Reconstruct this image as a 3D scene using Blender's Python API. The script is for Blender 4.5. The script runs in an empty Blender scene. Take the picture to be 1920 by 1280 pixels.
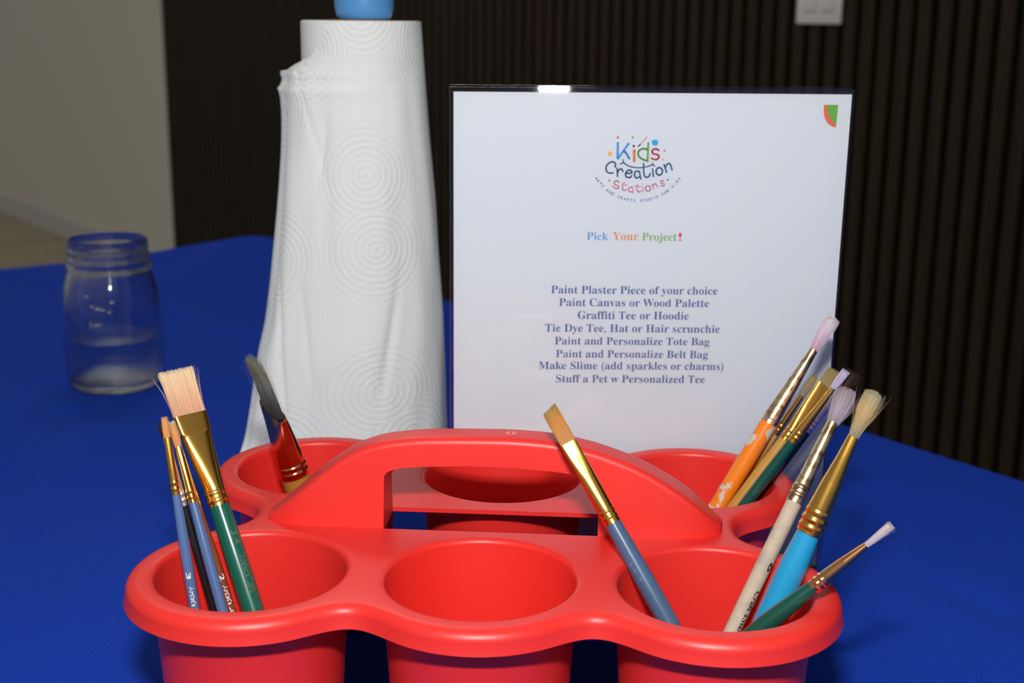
import bpy, bmesh, math, random
from mathutils import Vector, Matrix, noise

# ------------------------------------------------------------------ scene, camera, light
sc = bpy.context.scene
COL = sc.collection
TZ = 0.75                                   # height of the table top above the floor
sc.view_settings.view_transform = 'Standard'
sc.view_settings.look = 'None'
sc.view_settings.gamma = 1.0
sc.view_settings.use_curve_mapping = False
sc.view_settings.exposure = 0.0

cam_d = bpy.data.cameras.new('camera')
cam = bpy.data.objects.new('camera', cam_d)
COL.objects.link(cam)
sc.camera = cam
cam_d.sensor_width = 36.0
cam_d.lens = 45.683
PITCH, ROLL = 0.24436, 0.01009
CAM = Vector((0, 0, TZ + 0.31877))
fw = Vector((0, math.cos(PITCH), -math.sin(PITCH)))
up0 = Vector((0, math.sin(PITCH), math.cos(PITCH)))
rt = Vector((1, 0, 0)) * math.cos(ROLL) + up0 * math.sin(ROLL)
up = -Vector((1, 0, 0)) * math.sin(ROLL) + up0 * math.cos(ROLL)
cam.matrix_world = Matrix(((rt.x, up.x, -fw.x, CAM.x), (rt.y, up.y, -fw.y, CAM.y), (rt.z, up.z, -fw.z, CAM.z), (0, 0, 0, 1)))
cam_d.clip_start = 0.01
cam_d.dof.use_dof = True
cam_d.dof.focus_distance = 0.60
cam_d.dof.aperture_fstop = 12.0

world = bpy.data.worlds.new('world')
sc.world = world
world.use_nodes = True
bg = world.node_tree.nodes['Background']
bg.inputs['Color'].default_value = (1.0, 0.98, 0.93, 1)
bg.inputs['Strength'].default_value = 0.20

def area(name, loc, target, sx, sy, power, color):
    d = bpy.data.lights.new(name, 'AREA')
    d.shape = 'RECTANGLE'
    d.size, d.size_y = sx, sy
    d.energy = power
    d.color = color
    o = bpy.data.objects.new(name, d)
    COL.objects.link(o)
    o.location = loc
    o.rotation_euler = (Vector(target) - Vector(loc)).to_track_quat('-Z', 'Y').to_euler()
    return o
# the camera's flash, mounted above the lens
area('flash', CAM + up * 0.168 - rt * 0.015 - fw * 0.03, (0, 0.9, TZ + 0.12), 0.07, 0.03, 5.0, (1.0, 0.99, 0.975))
# added unseen overhead fill: sheen on the red deck, brighter grey wall
area('overhead_fill', (-0.5, 2.6, 2.7), (-0.5, 2.6, 0), 1.3, 0.7, 12.0, (1.0, 0.94, 0.86))

# ------------------------------------------------------------------ materials
MATS = {}
def mat(name, color, rough=0.5, metal=0.0, spec=0.5, coat=0.0, sheen=0.0, trans=0.0, ior=1.45, subsurf=0.0):
    m = bpy.data.materials.new(name)
    m.use_nodes = True
    b = m.node_tree.nodes['Principled BSDF']
    b.inputs['Base Color'].default_value = (*color, 1)
    b.inputs['Roughness'].default_value = rough
    b.inputs['Metallic'].default_value = metal
    b.inputs['Specular IOR Level'].default_value = spec
    b.inputs['Coat Weight'].default_value = coat
    b.inputs['Coat Roughness'].default_value = 0.15
    b.inputs['Sheen Weight'].default_value = sheen
    b.inputs['Transmission Weight'].default_value = trans
    b.inputs['IOR'].default_value = ior
    b.inputs['Subsurface Weight'].default_value = subsurf
    b.inputs['Subsurface Radius'].default_value = (0.004, 0.002, 0.001)
    MATS[name] = m
    return m
def nodes(m):
    return m.node_tree.nodes, m.node_tree.links, m.node_tree.nodes['Principled BSDF']
def nn(m, t, **kw):
    n = m.node_tree.nodes.new(t)
    for k, v in kw.items():
        setattr(n, k, v)
    return n
def math_node(m, op, a, b=None):
    n = nn(m, 'ShaderNodeMath', operation=op)
    for i, v in enumerate((a, b)):
        if v is None:
            continue
        if isinstance(v, (int, float)):
            n.inputs[i].default_value = v
        else:
            m.node_tree.links.new(v, n.inputs[i])
    return n.outputs[0]
def mottle(m, c0, c1, scale, lo=0.4, hi=0.6, detail=4.0, coord='Object'):
    """worn / spotted colour: c0 and c1 mixed by noise"""
    N, L, b = nodes(m)
    tc = nn(m, 'ShaderNodeTexCoord')
    t = nn(m, 'ShaderNodeTexNoise')
    t.inputs['Scale'].default_value = scale
    t.inputs['Detail'].default_value = detail
    r = nn(m, 'ShaderNodeValToRGB')
    r.color_ramp.elements[0].position = lo
    r.color_ramp.elements[1].position = hi
    r.color_ramp.elements[0].color = (*c0, 1)
    r.color_ramp.elements[1].color = (*c1, 1)
    L.new(tc.outputs[coord], t.inputs['Vector'])
    L.new(t.outputs['Fac'], r.inputs['Fac'])
    L.new(r.outputs['Color'], b.inputs['Base Color'])
    return t, r
def bump(m, height, strength, dist):
    N, L, b = nodes(m)
    n = nn(m, 'ShaderNodeBump')
    n.inputs['Strength'].default_value = strength
    n.inputs['Distance'].default_value = dist
    L.new(height, n.inputs['Height'])
    L.new(n.outputs['Normal'], b.inputs['Normal'])

red = mat('red_plastic', (0.84, 0.026, 0.021), 0.40, spec=0.65, subsurf=0.0)
t, r = mottle(red, (0.79, 0.026, 0.021), (0.84, 0.031, 0.024), 14, 0.3, 0.7)
tn = nn(red, 'ShaderNodeTexNoise'); tn.inputs['Scale'].default_value = 900
bump(red, tn.outputs['Fac'], 0.05, 0.0006)
red_mark = mat('scuffed_red', (0.85, 0.25, 0.25), 0.6)

# blue twill cloth
cloth_m = mat('blue_cloth', (0.002, 0.028, 0.52), 0.85, spec=0.15, sheen=0.15)
N, L, b = nodes(cloth_m)
b.inputs['Sheen Tint'].default_value = (0.1, 0.25, 1, 1)
tc = nn(cloth_m, 'ShaderNodeTexCoord')
w = nn(cloth_m, 'ShaderNodeTexWave', bands_direction='DIAGONAL')
w.inputs['Scale'].default_value = 150; w.inputs['Distortion'].default_value = 1.2; w.inputs['Detail'].default_value = 2; w.inputs['Detail Scale'].default_value = 2
ns = nn(cloth_m, 'ShaderNodeTexNoise'); ns.inputs['Scale'].default_value = 1400; ns.inputs['Detail'].default_value = 3
L.new(tc.outputs['Object'], w.inputs['Vector']); L.new(tc.outputs['Object'], ns.inputs['Vector'])
h = math_node(cloth_m, 'ADD', w.outputs['Fac'], ns.outputs['Fac'])
bump(cloth_m, h, 0.8, 0.0008)
rp = nn(cloth_m, 'ShaderNodeValToRGB')
rp.color_ramp.elements[0].color = (0.0020, 0.031, 0.36, 1); rp.color_ramp.elements[1].color = (0.0040, 0.056, 0.60, 1)
L.new(ns.outputs['Fac'], rp.inputs['Fac']); L.new(rp.outputs['Color'], b.inputs['Base Color'])
rp.color_ramp.elements[0].position = .3; rp.color_ramp.elements[1].position = .7

# embossed kitchen paper
towel_m = mat('kitchen_paper', (0.92, 0.95, 0.935), 0.95, spec=0.1)
N, L, b = nodes(towel_m)
uvn = nn(towel_m, 'ShaderNodeUVMap')
sp = nn(towel_m, 'ShaderNodeVectorMath', operation='SCALE'); sp.inputs['Scale'].default_value = 14.0
L.new(uvn.outputs['UV'], sp.inputs[0])
vo = nn(towel_m, 'ShaderNodeTexVoronoi', voronoi_dimensions='2D', feature='F1'); vo.inputs['Scale'].default_value = 1.0; vo.inputs['Randomness'].default_value = 0.75
L.new(sp.outputs[0], vo.inputs['Vector'])
rings = math_node(towel_m, 'SINE', math_node(towel_m, 'MULTIPLY', vo.outputs['Distance'], 108.0))
dots = nn(towel_m, 'ShaderNodeTexVoronoi', voronoi_dimensions='2D', feature='F1'); dots.inputs['Scale'].default_value = 42.0; dots.inputs['Randomness'].default_value = 0.35
L.new(sp.outputs[0], dots.inputs['Vector'])
d1 = math_node(towel_m, 'MULTIPLY', dots.outputs['Distance'], -1.3)
fade = nn(towel_m, 'ShaderNodeMapRange'); fade.inputs['From Min'].default_value = 0.36; fade.inputs['From Max'].default_value = 0.56; fade.inputs['To Min'].default_value = 1.0; fade.inputs['To Max'].default_value = 0.1
L.new(vo.outputs['Distance'], fade.inputs['Value'])
ringh = math_node(towel_m, 'MULTIPLY', math_node(towel_m, 'ADD', math_node(towel_m, 'MULTIPLY', rings, 0.5), 0.3), fade.outputs[0])
hh = math_node(towel_m, 'MULTIPLY', math_node(towel_m, 'ADD', ringh, 0.6), math_node(towel_m, 'ADD', d1, 1.0))
bump(towel_m, hh, 0.46, 0.0011)
card_m = mat('cardboard', (0.32, 0.17, 0.08), 0.9)
knob_m = mat('blue_knob', (0.10, 0.33, 0.68), 0.35)
steel_m = mat('steel', (0.6, 0.6, 0.6), 0.3, metal=1)

paper_m = mat('white_paper', (0.705, 0.745, 0.795), 0.8, spec=0.2)
def ink(name, c):
    return mat(name, c, 0.85, spec=0.1)
I_navy = ink('ink_navy', (0.11, 0.15, 0.36)); I_blue = ink('ink_blue', (0.10, 0.32, 0.70)); I_or = ink('ink_orange', (0.72, 0.22, 0.09))
I_gr = ink('ink_green', (0.16, 0.42, 0.07)); I_red = ink('ink_red', (0.70, 0.09, 0.16)); I_pink = ink('ink_pink', (0.78, 0.29, 0.42))
I_sky = ink('ink_sky', (0.05, 0.40, 0.75)); I_yel = ink('ink_yellow', (0.90, 0.48, 0.12)); I_dk = ink('ink_dark', (0.03, 0.05, 0.12)); I_lnavy = ink('ink_logo_navy', (0.05, 0.14, 0.32))
I_coral = ink('ink_coral', (0.80, 0.16, 0.08))
I_tan = ink('ink_pale_orange', (0.80, 0.30, 0.14)); I_lpick = ink('ink_pale_blue', (0.16, 0.36, 0.70)); I_lgr = ink('ink_pale_green', (0.28, 0.46, 0.16))

def thin_clear(name, tint, gloss_rough, ior):
    m = bpy.data.materials.new(name)
    m.use_nodes = True
    nt = m.node_tree
    nt.nodes.clear()
    out = nt.nodes.new('ShaderNodeOutputMaterial')
    mix = nt.nodes.new('ShaderNodeMixShader')
    fr = nt.nodes.new('ShaderNodeFresnel'); fr.inputs['IOR'].default_value = ior
    tr = nt.nodes.new('ShaderNodeBsdfTransparent'); tr.inputs['Color'].default_value = (*tint, 1)
    gl = nt.nodes.new('ShaderNodeBsdfGlossy'); gl.inputs['Roughness'].default_value = gloss_rough
    nt.links.new(fr.outputs[0], mix.inputs[0]); nt.links.new(tr.outputs[0], mix.inputs[1]); nt.links.new(gl.outputs[0], mix.inputs[2])
    nt.links.new(mix.outputs[0], out.inputs['Surface'])
    return m
acrylic_m = thin_clear('clear_acrylic', (0.985, 0.985, 0.99), 0.03, 1.42)
def glass(name, ior, mixfac, tint=(1, 1, 1)):
    m = bpy.data.materials.new(name)
    m.use_nodes = True
    nt = m.node_tree
    nt.nodes.clear()
    out = nt.nodes.new('ShaderNodeOutputMaterial')
    mix = nt.nodes.new('ShaderNodeMixShader'); mix.inputs[0].default_value = mixfac
    tr = nt.nodes.new('ShaderNodeBsdfTransparent'); tr.inputs['Color'].default_value = (*tint, 1)
    gl = nt.nodes.new('ShaderNodeBsdfGlass'); gl.inputs['Roughness'].default_value = 0.02; gl.inputs['IOR'].default_value = ior; gl.inputs['Color'].default_value = (*tint, 1)
    nt.links.new(tr.outputs[0], mix.inputs[1]); nt.links.new(gl.outputs[0], mix.inputs[2])
    nt.links.new(mix.outputs[0], out.inputs['Surface'])
    return m
glass_m = glass('jar_glass', 1.45, 0.85, (0.97, 0.98, 0.98))
water_m = glass('water', 1.33, 0.5, (0.97, 0.98, 0.99))

wall_m = mat('grey_paint', (0.84, 0.80, 0.72), 0.9, spec=0.1)
base_m = mat('white_skirting', (0.68, 0.68, 0.66), 0.6)
floor_m = mat('beige_floor', (0.44, 0.38, 0.27), 0.6)
mottle(floor_m, (0.40, 0.35, 0.25), (0.48, 0.42, 0.30), 3)
slat_m = mat('dark_walnut', (0.045, 0.030, 0.019), 0.6, spec=0.2)
N, L, b = nodes(slat_m)
tc = nn(slat_m, 'ShaderNodeTexCoord'); mp = nn(slat_m, 'ShaderNodeMapping'); mp.inputs['Scale'].default_value = (30, 30, 1.2)
tx = nn(slat_m, 'ShaderNodeTexNoise'); tx.inputs['Scale'].default_value = 3; tx.inputs['Detail'].default_value = 6
rp = nn(slat_m, 'ShaderNodeValToRGB'); rp.color_ramp.elements[0].position = .35; rp.color_ramp.elements[1].position = .7
rp.color_ramp.elements[0].color = (0.024, 0.017, 0.010, 1); rp.color_ramp.elements[1].color = (0.045, 0.029, 0.017, 1)
L.new(tc.outputs['Object'], mp.inputs['Vector']); L.new(mp.outputs['Vector'], tx.inputs['Vector']); L.new(tx.outputs['Fac'], rp.inputs['Fac']); L.new(rp.outputs['Color'], b.inputs['Base Color'])
felt_m = mat('black_felt', (0.010, 0.010, 0.008), 0.95, spec=0.05)
switch_m = mat('white_switch_plastic', (0.86, 0.86, 0.84), 0.4)
table_m = mat('table_laminate', (0.55, 0.53, 0.50), 0.5)
leg_m = mat('grey_leg_metal', (0.25, 0.25, 0.26), 0.4, metal=0.6)

gold = mat('gold_ferrule', (0.95, 0.53, 0.11), 0.24, metal=1)
gold_worn = mat('worn_gold_ferrule', (0.75, 0.50, 0.22), 0.32, metal=1)
mottle(gold_worn, (0.35, 0.22, 0.10), (0.85, 0.66, 0.42), 260, .38, .55)
copper = mat('copper_ferrule', (0.90, 0.46, 0.20), 0.16, metal=1)
silver = mat('silver_ferrule', (0.85, 0.85, 0.84), 0.32, metal=1)
def paint(name, c, wear=None, scale=300, lo=.62, hi=.68, rough=.3, coat=.4):
    m = mat(name, c, rough, spec=0.5, coat=coat)
    if wear:
        mottle(m, c, wear, scale, lo, hi, 5)
    return m
H_blue = paint('steel_blue_paint', (0.085, 0.165, 0.37)); H_black = paint('black_paint', (0.006, 0.009, 0.012)); H_brown = paint('red_brown_paint', (0.26, 0.055, 0.018))
H_green = paint('dark_green_paint', (0.004, 0.115, 0.075)); H_yel = paint('ochre_paint', (0.42, 0.20, 0.03))
H_blue2 = paint('scuffed_blue_paint', (0.065, 0.125, 0.23), (0.25, 0.35, 0.5), 420, .66, .74)
H_wood = paint('bare_pale_wood', (0.56, 0.45, 0.34), (0.40, 0.34, 0.29), 170, .45, .75, .75, 0.0)
H_cyan = paint('cyan_paint', (0.015, 0.33, 0.62), (0.15, 0.50, 0.66), 220, .72, .75)
H_green2 = paint('bottle_green_paint', (0.003, 0.07, 0.05))
H_orange = paint('chipped_orange_paint', (0.92, 0.24, 0.012), (0.62, 0.58, 0.52), 75, .57, .585)
H_tan = paint('mustard_paint', (0.56, 0.28, 0.045), (0.45, 0.32, 0.18), 260, .58, .72)
H_dkgreen = paint('blackish_green_paint', (0.004, 0.030, 0.020), (0.25, 0.35, 0.3), 500, .74, .8)
L_white = mat('white_lettering', (0.75, 0.76, 0.76), 0.6); L_black = mat('black_lettering', (0.03, 0.03, 0.03), 0.6); L_dim = mat('worn_lettering', (0.10, 0.15, 0.12), 0.6)

bristle_m = bpy.data.materials.new('bristle_hair')
bristle_m.use_nodes = True
N, L, b = nodes(bristle_m)
at = nn(bristle_m, 'ShaderNodeAttribute', attribute_name='hair_colour')
L.new(at.outputs['Color'], b.inputs['Base Color'])
b.inputs['Roughness'].default_value = 0.55
b.inputs['Specular IOR Level'].default_value = 0.3

# ------------------------------------------------------------------ helpers
def tag(o, label, cat, group=None):
    o['label'] = label
    o['category'] = cat
    if group:
        o['group'] = group
    return o
def empty(name, loc=(0, 0, 0), mw=None):
    o = bpy.data.objects.new(name, None)
    COL.objects.link(o)
    o.empty_display_size = 0.02
    if mw is not None:
        o.matrix_world = mw
    else:
        o.location = loc
    return o
def smooth(me, angle=40):
    for p in me.polygons:
        p.use_smooth = True
    me.set_sharp_from_angle(angle=math.radians(angle))
def from_bm(name, bm, m, parent=None, sm=40, recalc=True):
    if recalc:
        bmesh.ops.recalc_face_normals(bm, faces=bm.faces)
    me = bpy.data.meshes.new(name)
    bm.to_mesh(me)
    bm.free()
    if sm:
        smooth(me, sm)
    return link(name, me, m, parent)
def link(name, me, m, parent=None):
    if m is not None:
        me.materials.clear()
        me.materials.append(m)
    o = bpy.data.objects.new(name, me)
    COL.objects.link(o)
    if parent is not None:
        o.parent = parent
    return o
def add_box(bm, lo, hi, bev=0.0, seg=2):
    q = bmesh.ops.create_cube(bm, size=1.0)
    vs = q['verts']
    for v in vs:
        v.co = Vector([(lo[i] + hi[i]) / 2 + v.co[i] * (hi[i] - lo[i]) for i in range(3)])
    if bev:
        es = list({e for v in vs for e in v.link_edges})
        bmesh.ops.bevel(bm, geom=es, offset=bev, segments=seg, profile=0.5, affect='EDGES')
    return bm
def loft(bm, loops, closed=True, cap0=True, cap1=True):
    rows = [[bm.verts.new(p) for p in lp] for lp in loops]
    n = len(rows[0])
    for a, c in zip(rows, rows[1:]):
        for i in range(n if closed else n - 1):
            j = (i + 1) % n
            bm.faces.new((a[i], a[j], c[j], c[i]))
    if cap0:
        bm.faces.new(rows[0][::-1])
    if cap1:
        bm.faces.new(rows[-1])
    return rows
def circ(r, z, n=48, cx=0, cy=0):
    return [(cx + r * math.cos(2 * math.pi * i / n), cy + r * math.sin(2 * math.pi * i / n), z) for i in range(n)]
def lathe(bm, prof, n=64, cap0=True, cap1=True):
    return loft(bm, [circ(r, z, n) for r, z in prof], True, cap0, cap1)
def interp(tab, x):
    if x <= tab[0][0]:
        return tab[0][1]
    for (a, fa), (b_, fb) in zip(tab, tab[1:]):
        if x <= b_:
            t = (x - a) / (b_ - a)
            return fa + (fb - fa) * t
    return tab[-1][1]
def cinterp(tab, x):
    """smooth (Catmull-Rom) interpolation of a table"""
    n = len(tab)
    if x <= tab[0][0]: return tab[0][1]
    if x >= tab[-1][0]: return tab[-1][1]
    for i in range(n - 1):
        if x <= tab[i + 1][0]:
            break
    x0, y0 = tab[i]; x1, y1 = tab[i + 1]
    m0 = (y1 - tab[i - 1][1]) / (x1 - tab[i - 1][0]) if i else (y1 - y0) / (x1 - x0)
    m1 = (tab[i + 2][1] - y0) / (tab[i + 2][0] - x0) if i + 2 < n else (y1 - y0) / (x1 - x0)
    h_ = x1 - x0; t = (x - x0) / h_
    return (2*t**3-3*t**2+1)*y0 + (t**3-2*t**2+t)*h_*m0 + (-2*t**3+3*t**2)*y1 + (t**3-t**2)*h_*m1
def text_mesh(body, size=1.0, bold=0.0):
    cu = bpy.data.curves.new('lettering', 'FONT')
    cu.body = body
    cu.size = size
    cu.resolution_u = 3
    cu.offset = bold
    o = bpy.data.objects.new('lettering', cu)
    COL.objects.link(o)
    bpy.context.view_layer.update()
    me = bpy.data.meshes.new_from_object(o.evaluated_get(bpy.context.evaluated_depsgraph_get()))
    bpy.data.objects.remove(o)
    bpy.data.curves.remove(cu)
    return me
def bounds(me):
    xs = [v.co.x for v in me.vertices]; ys = [v.co.y for v in me.vertices]
    return min(xs), max(xs), min(ys), max(ys)
def bold_serif(s):
    out = ''
    for ch in s:
        if 'A' <= ch <= 'Z': out += chr(0x1D400 + ord(ch) - 65)
        elif 'a' <= ch <= 'z': out += chr(0x1D41A + ord(ch) - 97)
        else: out += ch
    return out

# ------------------------------------------------------------------ room
WN = Vector((0.8005, 0.5993, 0)); WE = Vector((0.5993, -0.8005, 0)); WD = 2.03
def wallpt(a, d, z):
    p = WE * a + WN * d
    return Vector((p.x, p.y, z))
def wall_prism(bm, a0, a1, d0, d1, z0, z1):
    vs = [bm.verts.new(wallpt(a, d, z)) for a in (a0, a1) for d in (d0, d1) for z in (z0, z1)]
    for f in ((0, 1, 3, 2), (4, 6, 7, 5), (0, 4, 5, 1), (2, 3, 7, 6), (0, 2, 6, 4), (1, 5, 7, 3)):
        bm.faces.new([vs[i] for i in f])
def structure(o):
    o['kind'] = 'structure'
    return o
bm = bmesh.new(); add_box(bm, (-9, -2.5, -0.1), (5, 11, 0)); structure(from_bm('floor', bm, floor_m, None, 0))
bm = bmesh.new(); wall_prism(bm, -11, -4.985, WD, WD + 0.15, 0, 2.8); structure(from_bm('wall_left', bm, wall_m, None, 0))
bm = bmesh.new()
prof = [(-11, .0), (-11, .085)]
wall_prism(bm, -11, -4.985, WD - 0.014, WD, 0, 0.085)
wall_prism(bm, -11, -4.985, WD - 0.009, WD, 0.085, 0.10)
structure(from_bm('baseboard_left', bm, base_m, None, 0))
# slatted acoustic panelling: one wall, slats are its surface pattern
bm = bmesh.new()
PITCHS = 0.0416
A0, A1 = -4.985, 1.6
wall_prism(bm, A0, A1, WD, WD + 0.15, 0, 2.8)
bm2 = bmesh.new()
k = 0
while A0 + k * PITCHS < A1:
    a = A0 + k * PITCHS
    pts = [(a, WD), (a, WD - .011), (a + .002, WD - .013), (a + .025, WD - .013), (a + .027, WD - .011), (a + .027, WD)]
    loft(bm2, [[wallpt(p, d, 0.0) for p, d in pts], [wallpt(p, d, 2.8) for p, d in pts]], True, False, True)
    k += 1
bmesh.ops.recalc_face_normals(bm2, faces=bm2.faces)
me2 = bpy.data.meshes.new('tmp'); bm2.to_mesh(me2); bm2.free()
n0 = len(bm.faces)
bmesh.ops.recalc_face_normals(bm, faces=bm.faces)
bm.from_mesh(me2)
bm.faces.ensure_lookup_table()
for i, f in enumerate(bm.faces):
    f.material_index = 0 if i < n0 else 1
wr = from_bm('wall_right', bm, None, None, 0, recalc=False)
wr.data.materials.append(felt_m); wr.data.materials.append(slat_m)
structure(wr)

# light switch on the slatted wall (lower edge in view)
swz = TZ + 0.312
sw = empty('light_switch', wallpt(-1.715, WD - 0.013, swz + .058))
sw.rotation_euler = (0, 0, math.atan2(WE.y, WE.x))
bm = bmesh.new(); add_box(bm, (-.055, -.006, -.058), (.055, 0, .058), .003); from_bm('plate', bm, switch_m, sw)
for sx in (-.023, .023):
    bm = bmesh.new(); add_box(bm, (sx - .0165, -.009, -.033), (sx + .0165, -.006, .033), .0012); from_bm('rocker', bm, switch_m, sw)
tag(sw, 'white double light switch on the dark slatted wall', 'switch')

# ------------------------------------------------------------------ table and cloth
CN = Vector((-0.363, 1.851, 0))             # far corner of the table
TL_, TW_ = 1.83, 0.76
def tpt(s, t, z):
    p = CN + WE * s - WN * t
    return Vector((p.x, p.y, z))
tb = empty('folding_table', tpt(TL_ / 2, TW_ / 2, 0))
tb.rotation_euler = (0, 0, math.atan2(WE.y, WE.x))
bm = bmesh.new(); add_box(bm, (-TL_ / 2 + .012, -TW_ / 2 + .012, TZ - .042), (TL_ / 2 - .012, TW_ / 2 - .012, TZ - .006), .006); from_bm('tabletop', bm, table_m, tb)
for sx in (-.78, .78):
    for sy in (-.28, .28):
        bm = bmesh.new()
        lathe(bm, [(.014, 0), (.014, TZ - .042)], 16)
        bmesh.ops.translate(bm, verts=bm.verts, vec=(sx, sy, 0))
        from_bm('leg', bm, leg_m, tb)
tag(tb, 'long table wholly covered by the blue cloth', 'table')

CREASES = [((.2235, .7408), (.36, .545), -.0035, .006), ((.20, .775), (.2235, .7408), -.001, .006), ((-.4103, 1.4794), (-.3619, 1.8067), .010, .045), ((-.42, 1.43), (-.2469, 1.2681), .009, .03),
           ((-.5282, 1.3019), (-.37, 1.0415), .006, .02), ((-.27, 1.08), (-.239, 1.15), .005, .02), ((-.3215, .76), (-.3214, .98), .004, .025), ((-.26, .70), (-.36, .88), -.003, .015),
           ((.1978, .5858), (.3, .70), -.0012, .008), ((.30, .86), (.38, .74), .003, .03), ((-.55, 1.62), (-.40, 1.35), .005, .03), ((-.30, .62), (-.20, .48), -.002, .01)]
def crease_h(p):
    z = 0
    for a, c, hgt, wd in CREASES:
        ax, ay = a; bx, by = c
        dx, dy = bx - ax, by - ay
        t = ((p.x - ax) * dx + (p.y - ay) * dy) / (dx * dx + dy * dy)
        tt = min(1, max(0, t))
        d = math.hypot(p.x - ax - tt * dx, p.y - ay - tt * dy)
        z += hgt * math.exp(-(d / wd) ** 2)
    return z
def flat_zone(p):
    """cloth lies flat where things stand on it"""
    f = 1.0
    for (x, y, rr) in ((0, .58, .23), (.08, .72, .16), (-.10, .86, .11), (-.349, 1.105, .055)):
        d = math.hypot(p.x - x, p.y - y) / rr
        f = min(f, max(0.0, min(1.0, (d - .85) / .4)))
    return f
bm = bmesh.new()
DROP, RR = 0.42, 0.012
def axis_vals(Lh):
    v = [-DROP * (1 - i / 10.0) for i in range(10)]
    v += [-.02, -.012, -.006, 0]
    n = int(Lh / .0085)
    v += [Lh * i / n for i in range(1, n)]
    v += [Lh, Lh + .006, Lh + .012, Lh + .02] + [Lh + DROP * (i + 1) / 10.0 for i in range(10)]
    return v
SV, TV = axis_vals(TL_), axis_vals(TW_)
grid = []
for s in SV:
    row = []
    for t in TV:
        cs, ct = min(max(s, 0), TL_), min(max(t, 0), TW_)
        ds, dt = s - cs, t - ct
        d = math.hypot(ds, dt) if (ds and dt) else abs(ds) + abs(dt)
        base = tpt(cs, ct, TZ)
        if d > 0:
            out = (WE * ds - WN * dt).normalized()
            arc = RR * math.pi / 2
            if d < arc:
                th = d / RR
                off, dz = RR * math.sin(th), RR * (1 - math.cos(th))
            else:
                off, dz = RR, RR + (d - arc)
            along = s if abs(dt) > abs(ds) else t
            fold = min(1.0, dz / .25)
            off += fold * (.018 * math.sin(along * 21) + .012 * math.sin(along * 37 + 1) + .02)
            p = base + out * off
            p.z = TZ - dz
        else:
            p = base
            e = min(1.0, min(cs, ct, TL_ - cs, TW_ - ct) / .03)
            z = crease_h(p) + .0022 * noise.noise(Vector((p.x * 7, p.y * 7, 0))) + .0008 * noise.noise(Vector((p.x * 25, p.y * 25, 3)))
            p.z = TZ + z * flat_zone(p)
            # gently lifted far corner and wavy far edge
            p.z += .004 * math.exp(-((cs / .14) ** 2 + (ct / .14) ** 2)) + .003 * math.sin(ct * 17) * math.exp(-(cs / .08) ** 2)
        row.append(bm.verts.new(p))
    grid.append(row)
for i in range(len(SV) - 1):
    for j in range(len(TV) - 1):
        bm.faces.new((grid[i][j], grid[i + 1][j], grid[i + 1][j + 1], grid[i][j + 1]))
cl = from_bm('tablecloth', bm, cloth_m, None, 180)
cl.data.flip_normals() if cl.data.polygons[len(cl.data.polygons) // 2].normal.z < 0 else None
tag(cl, 'royal blue twill cloth spread over the table', 'tablecloth')

# ------------------------------------------------------------------ glass jar with water
JX, JY = -0.349, 1.105
jar = empty('glass_jar', (JX, JY, TZ + .0005))
outer = [(.0, .001), (.024, .0012), (.030, .0), (.0365, .0015), (.0395, .006), (.0408, .013), (.0410, .03), (.0408, .055), (.0404, .075), (.0398, .084), (.0385, .092), (.0362, .0985), (.0350, .103), (.0348, .106),
         (.0362, .1072), (.0364, .1085), (.0350, .1098), (.0338, .1125), (.0342, .1145), (.0347, .1158), (.0342, .1172), (.0335, .119), (.0335, .1215), (.0341, .1228), (.0341, .1245), (.0334, .126), (.0334, .1285), (.0328, .1305), (.0318, .131)]
inner = [(.0303, .1302), (.0300, .128), (.0300, .112), (.0312, .104), (.0330, .098), (.0352, .091), (.0366, .083), (.0374, .07), (.0378, .05), (.0378, .014), (.0365, .0085), (.033, .0065), (.02, .0060), (.0, .0062)]
bm = bmesh.new()
def lathe_poles(bm, prof, n=72):
    rows = []
    for r_, z in prof:
        rows.append([bm.verts.new((0, 0, z))] if r_ == 0 else [bm.verts.new(p) for p in circ(r_, z, n)])
    for a, c in zip(rows, rows[1:]):
        for i in range(n):
            j = (i + 1) % n
            q = []
            for v in (a[i % len(a)], a[j % len(a)], c[j % len(c)], c[i % len(c)]):
                if v not in q: q.append(v)
            if len(q) >= 3: bm.faces.new(q)
lathe_poles(bm, outer + inner)
from_bm('jar_body', bm, glass_m, jar, 60)
# raised moulding on the shoulder
bm = bmesh.new()
for ang, z, wd, hg in ((-95, .080, .0035, .0016), (-89, .0785, .004, .0022), (-83, .077, .003, .0014), (-76, .0745, .0028, .0013), (-103, .088, .003, .0016), (-72, .083, .0025, .0016), (-90, .064, .006, .0012), (-99, .067, .0015, .005)):
    a = math.radians(ang)
    q = bmesh.ops.create_icosphere(bm, subdivisions=2, radius=1)
    rr = interp([(0, .0408), (.055, .0408), (.075, .0404), (.084, .0398), (.092, .0385)], z)
    mt = Matrix.Translation((rr * math.cos(a), rr * math.sin(a), z)) @ Matrix.Rotation(a, 4, 'Z') @ Matrix.Diagonal((.0013, wd, hg, 1))
    bmesh.ops.transform(bm, matrix=mt, verts=q['verts'])
from_bm('embossing', bm, glass_m, jar, 60)
tag(jar, 'clear glass preserving jar with threaded neck, standing at the left of the blue table', 'jar')
bm = bmesh.new()
wl = .0445
lathe_poles(bm, [(0, .0066), (.02, .0064), (.0328, .0069), (.0362, .0089), (.0375, .0144), (.0375, wl - .001), (.0376, wl + .0008), (.0362, wl), (0, wl)])
wt = from_bm('water', bm, water_m, None, 60)
wt.location = (JX, JY, TZ + .0005)
tag(wt, 'clear water half filling the glass jar', 'water')

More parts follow.
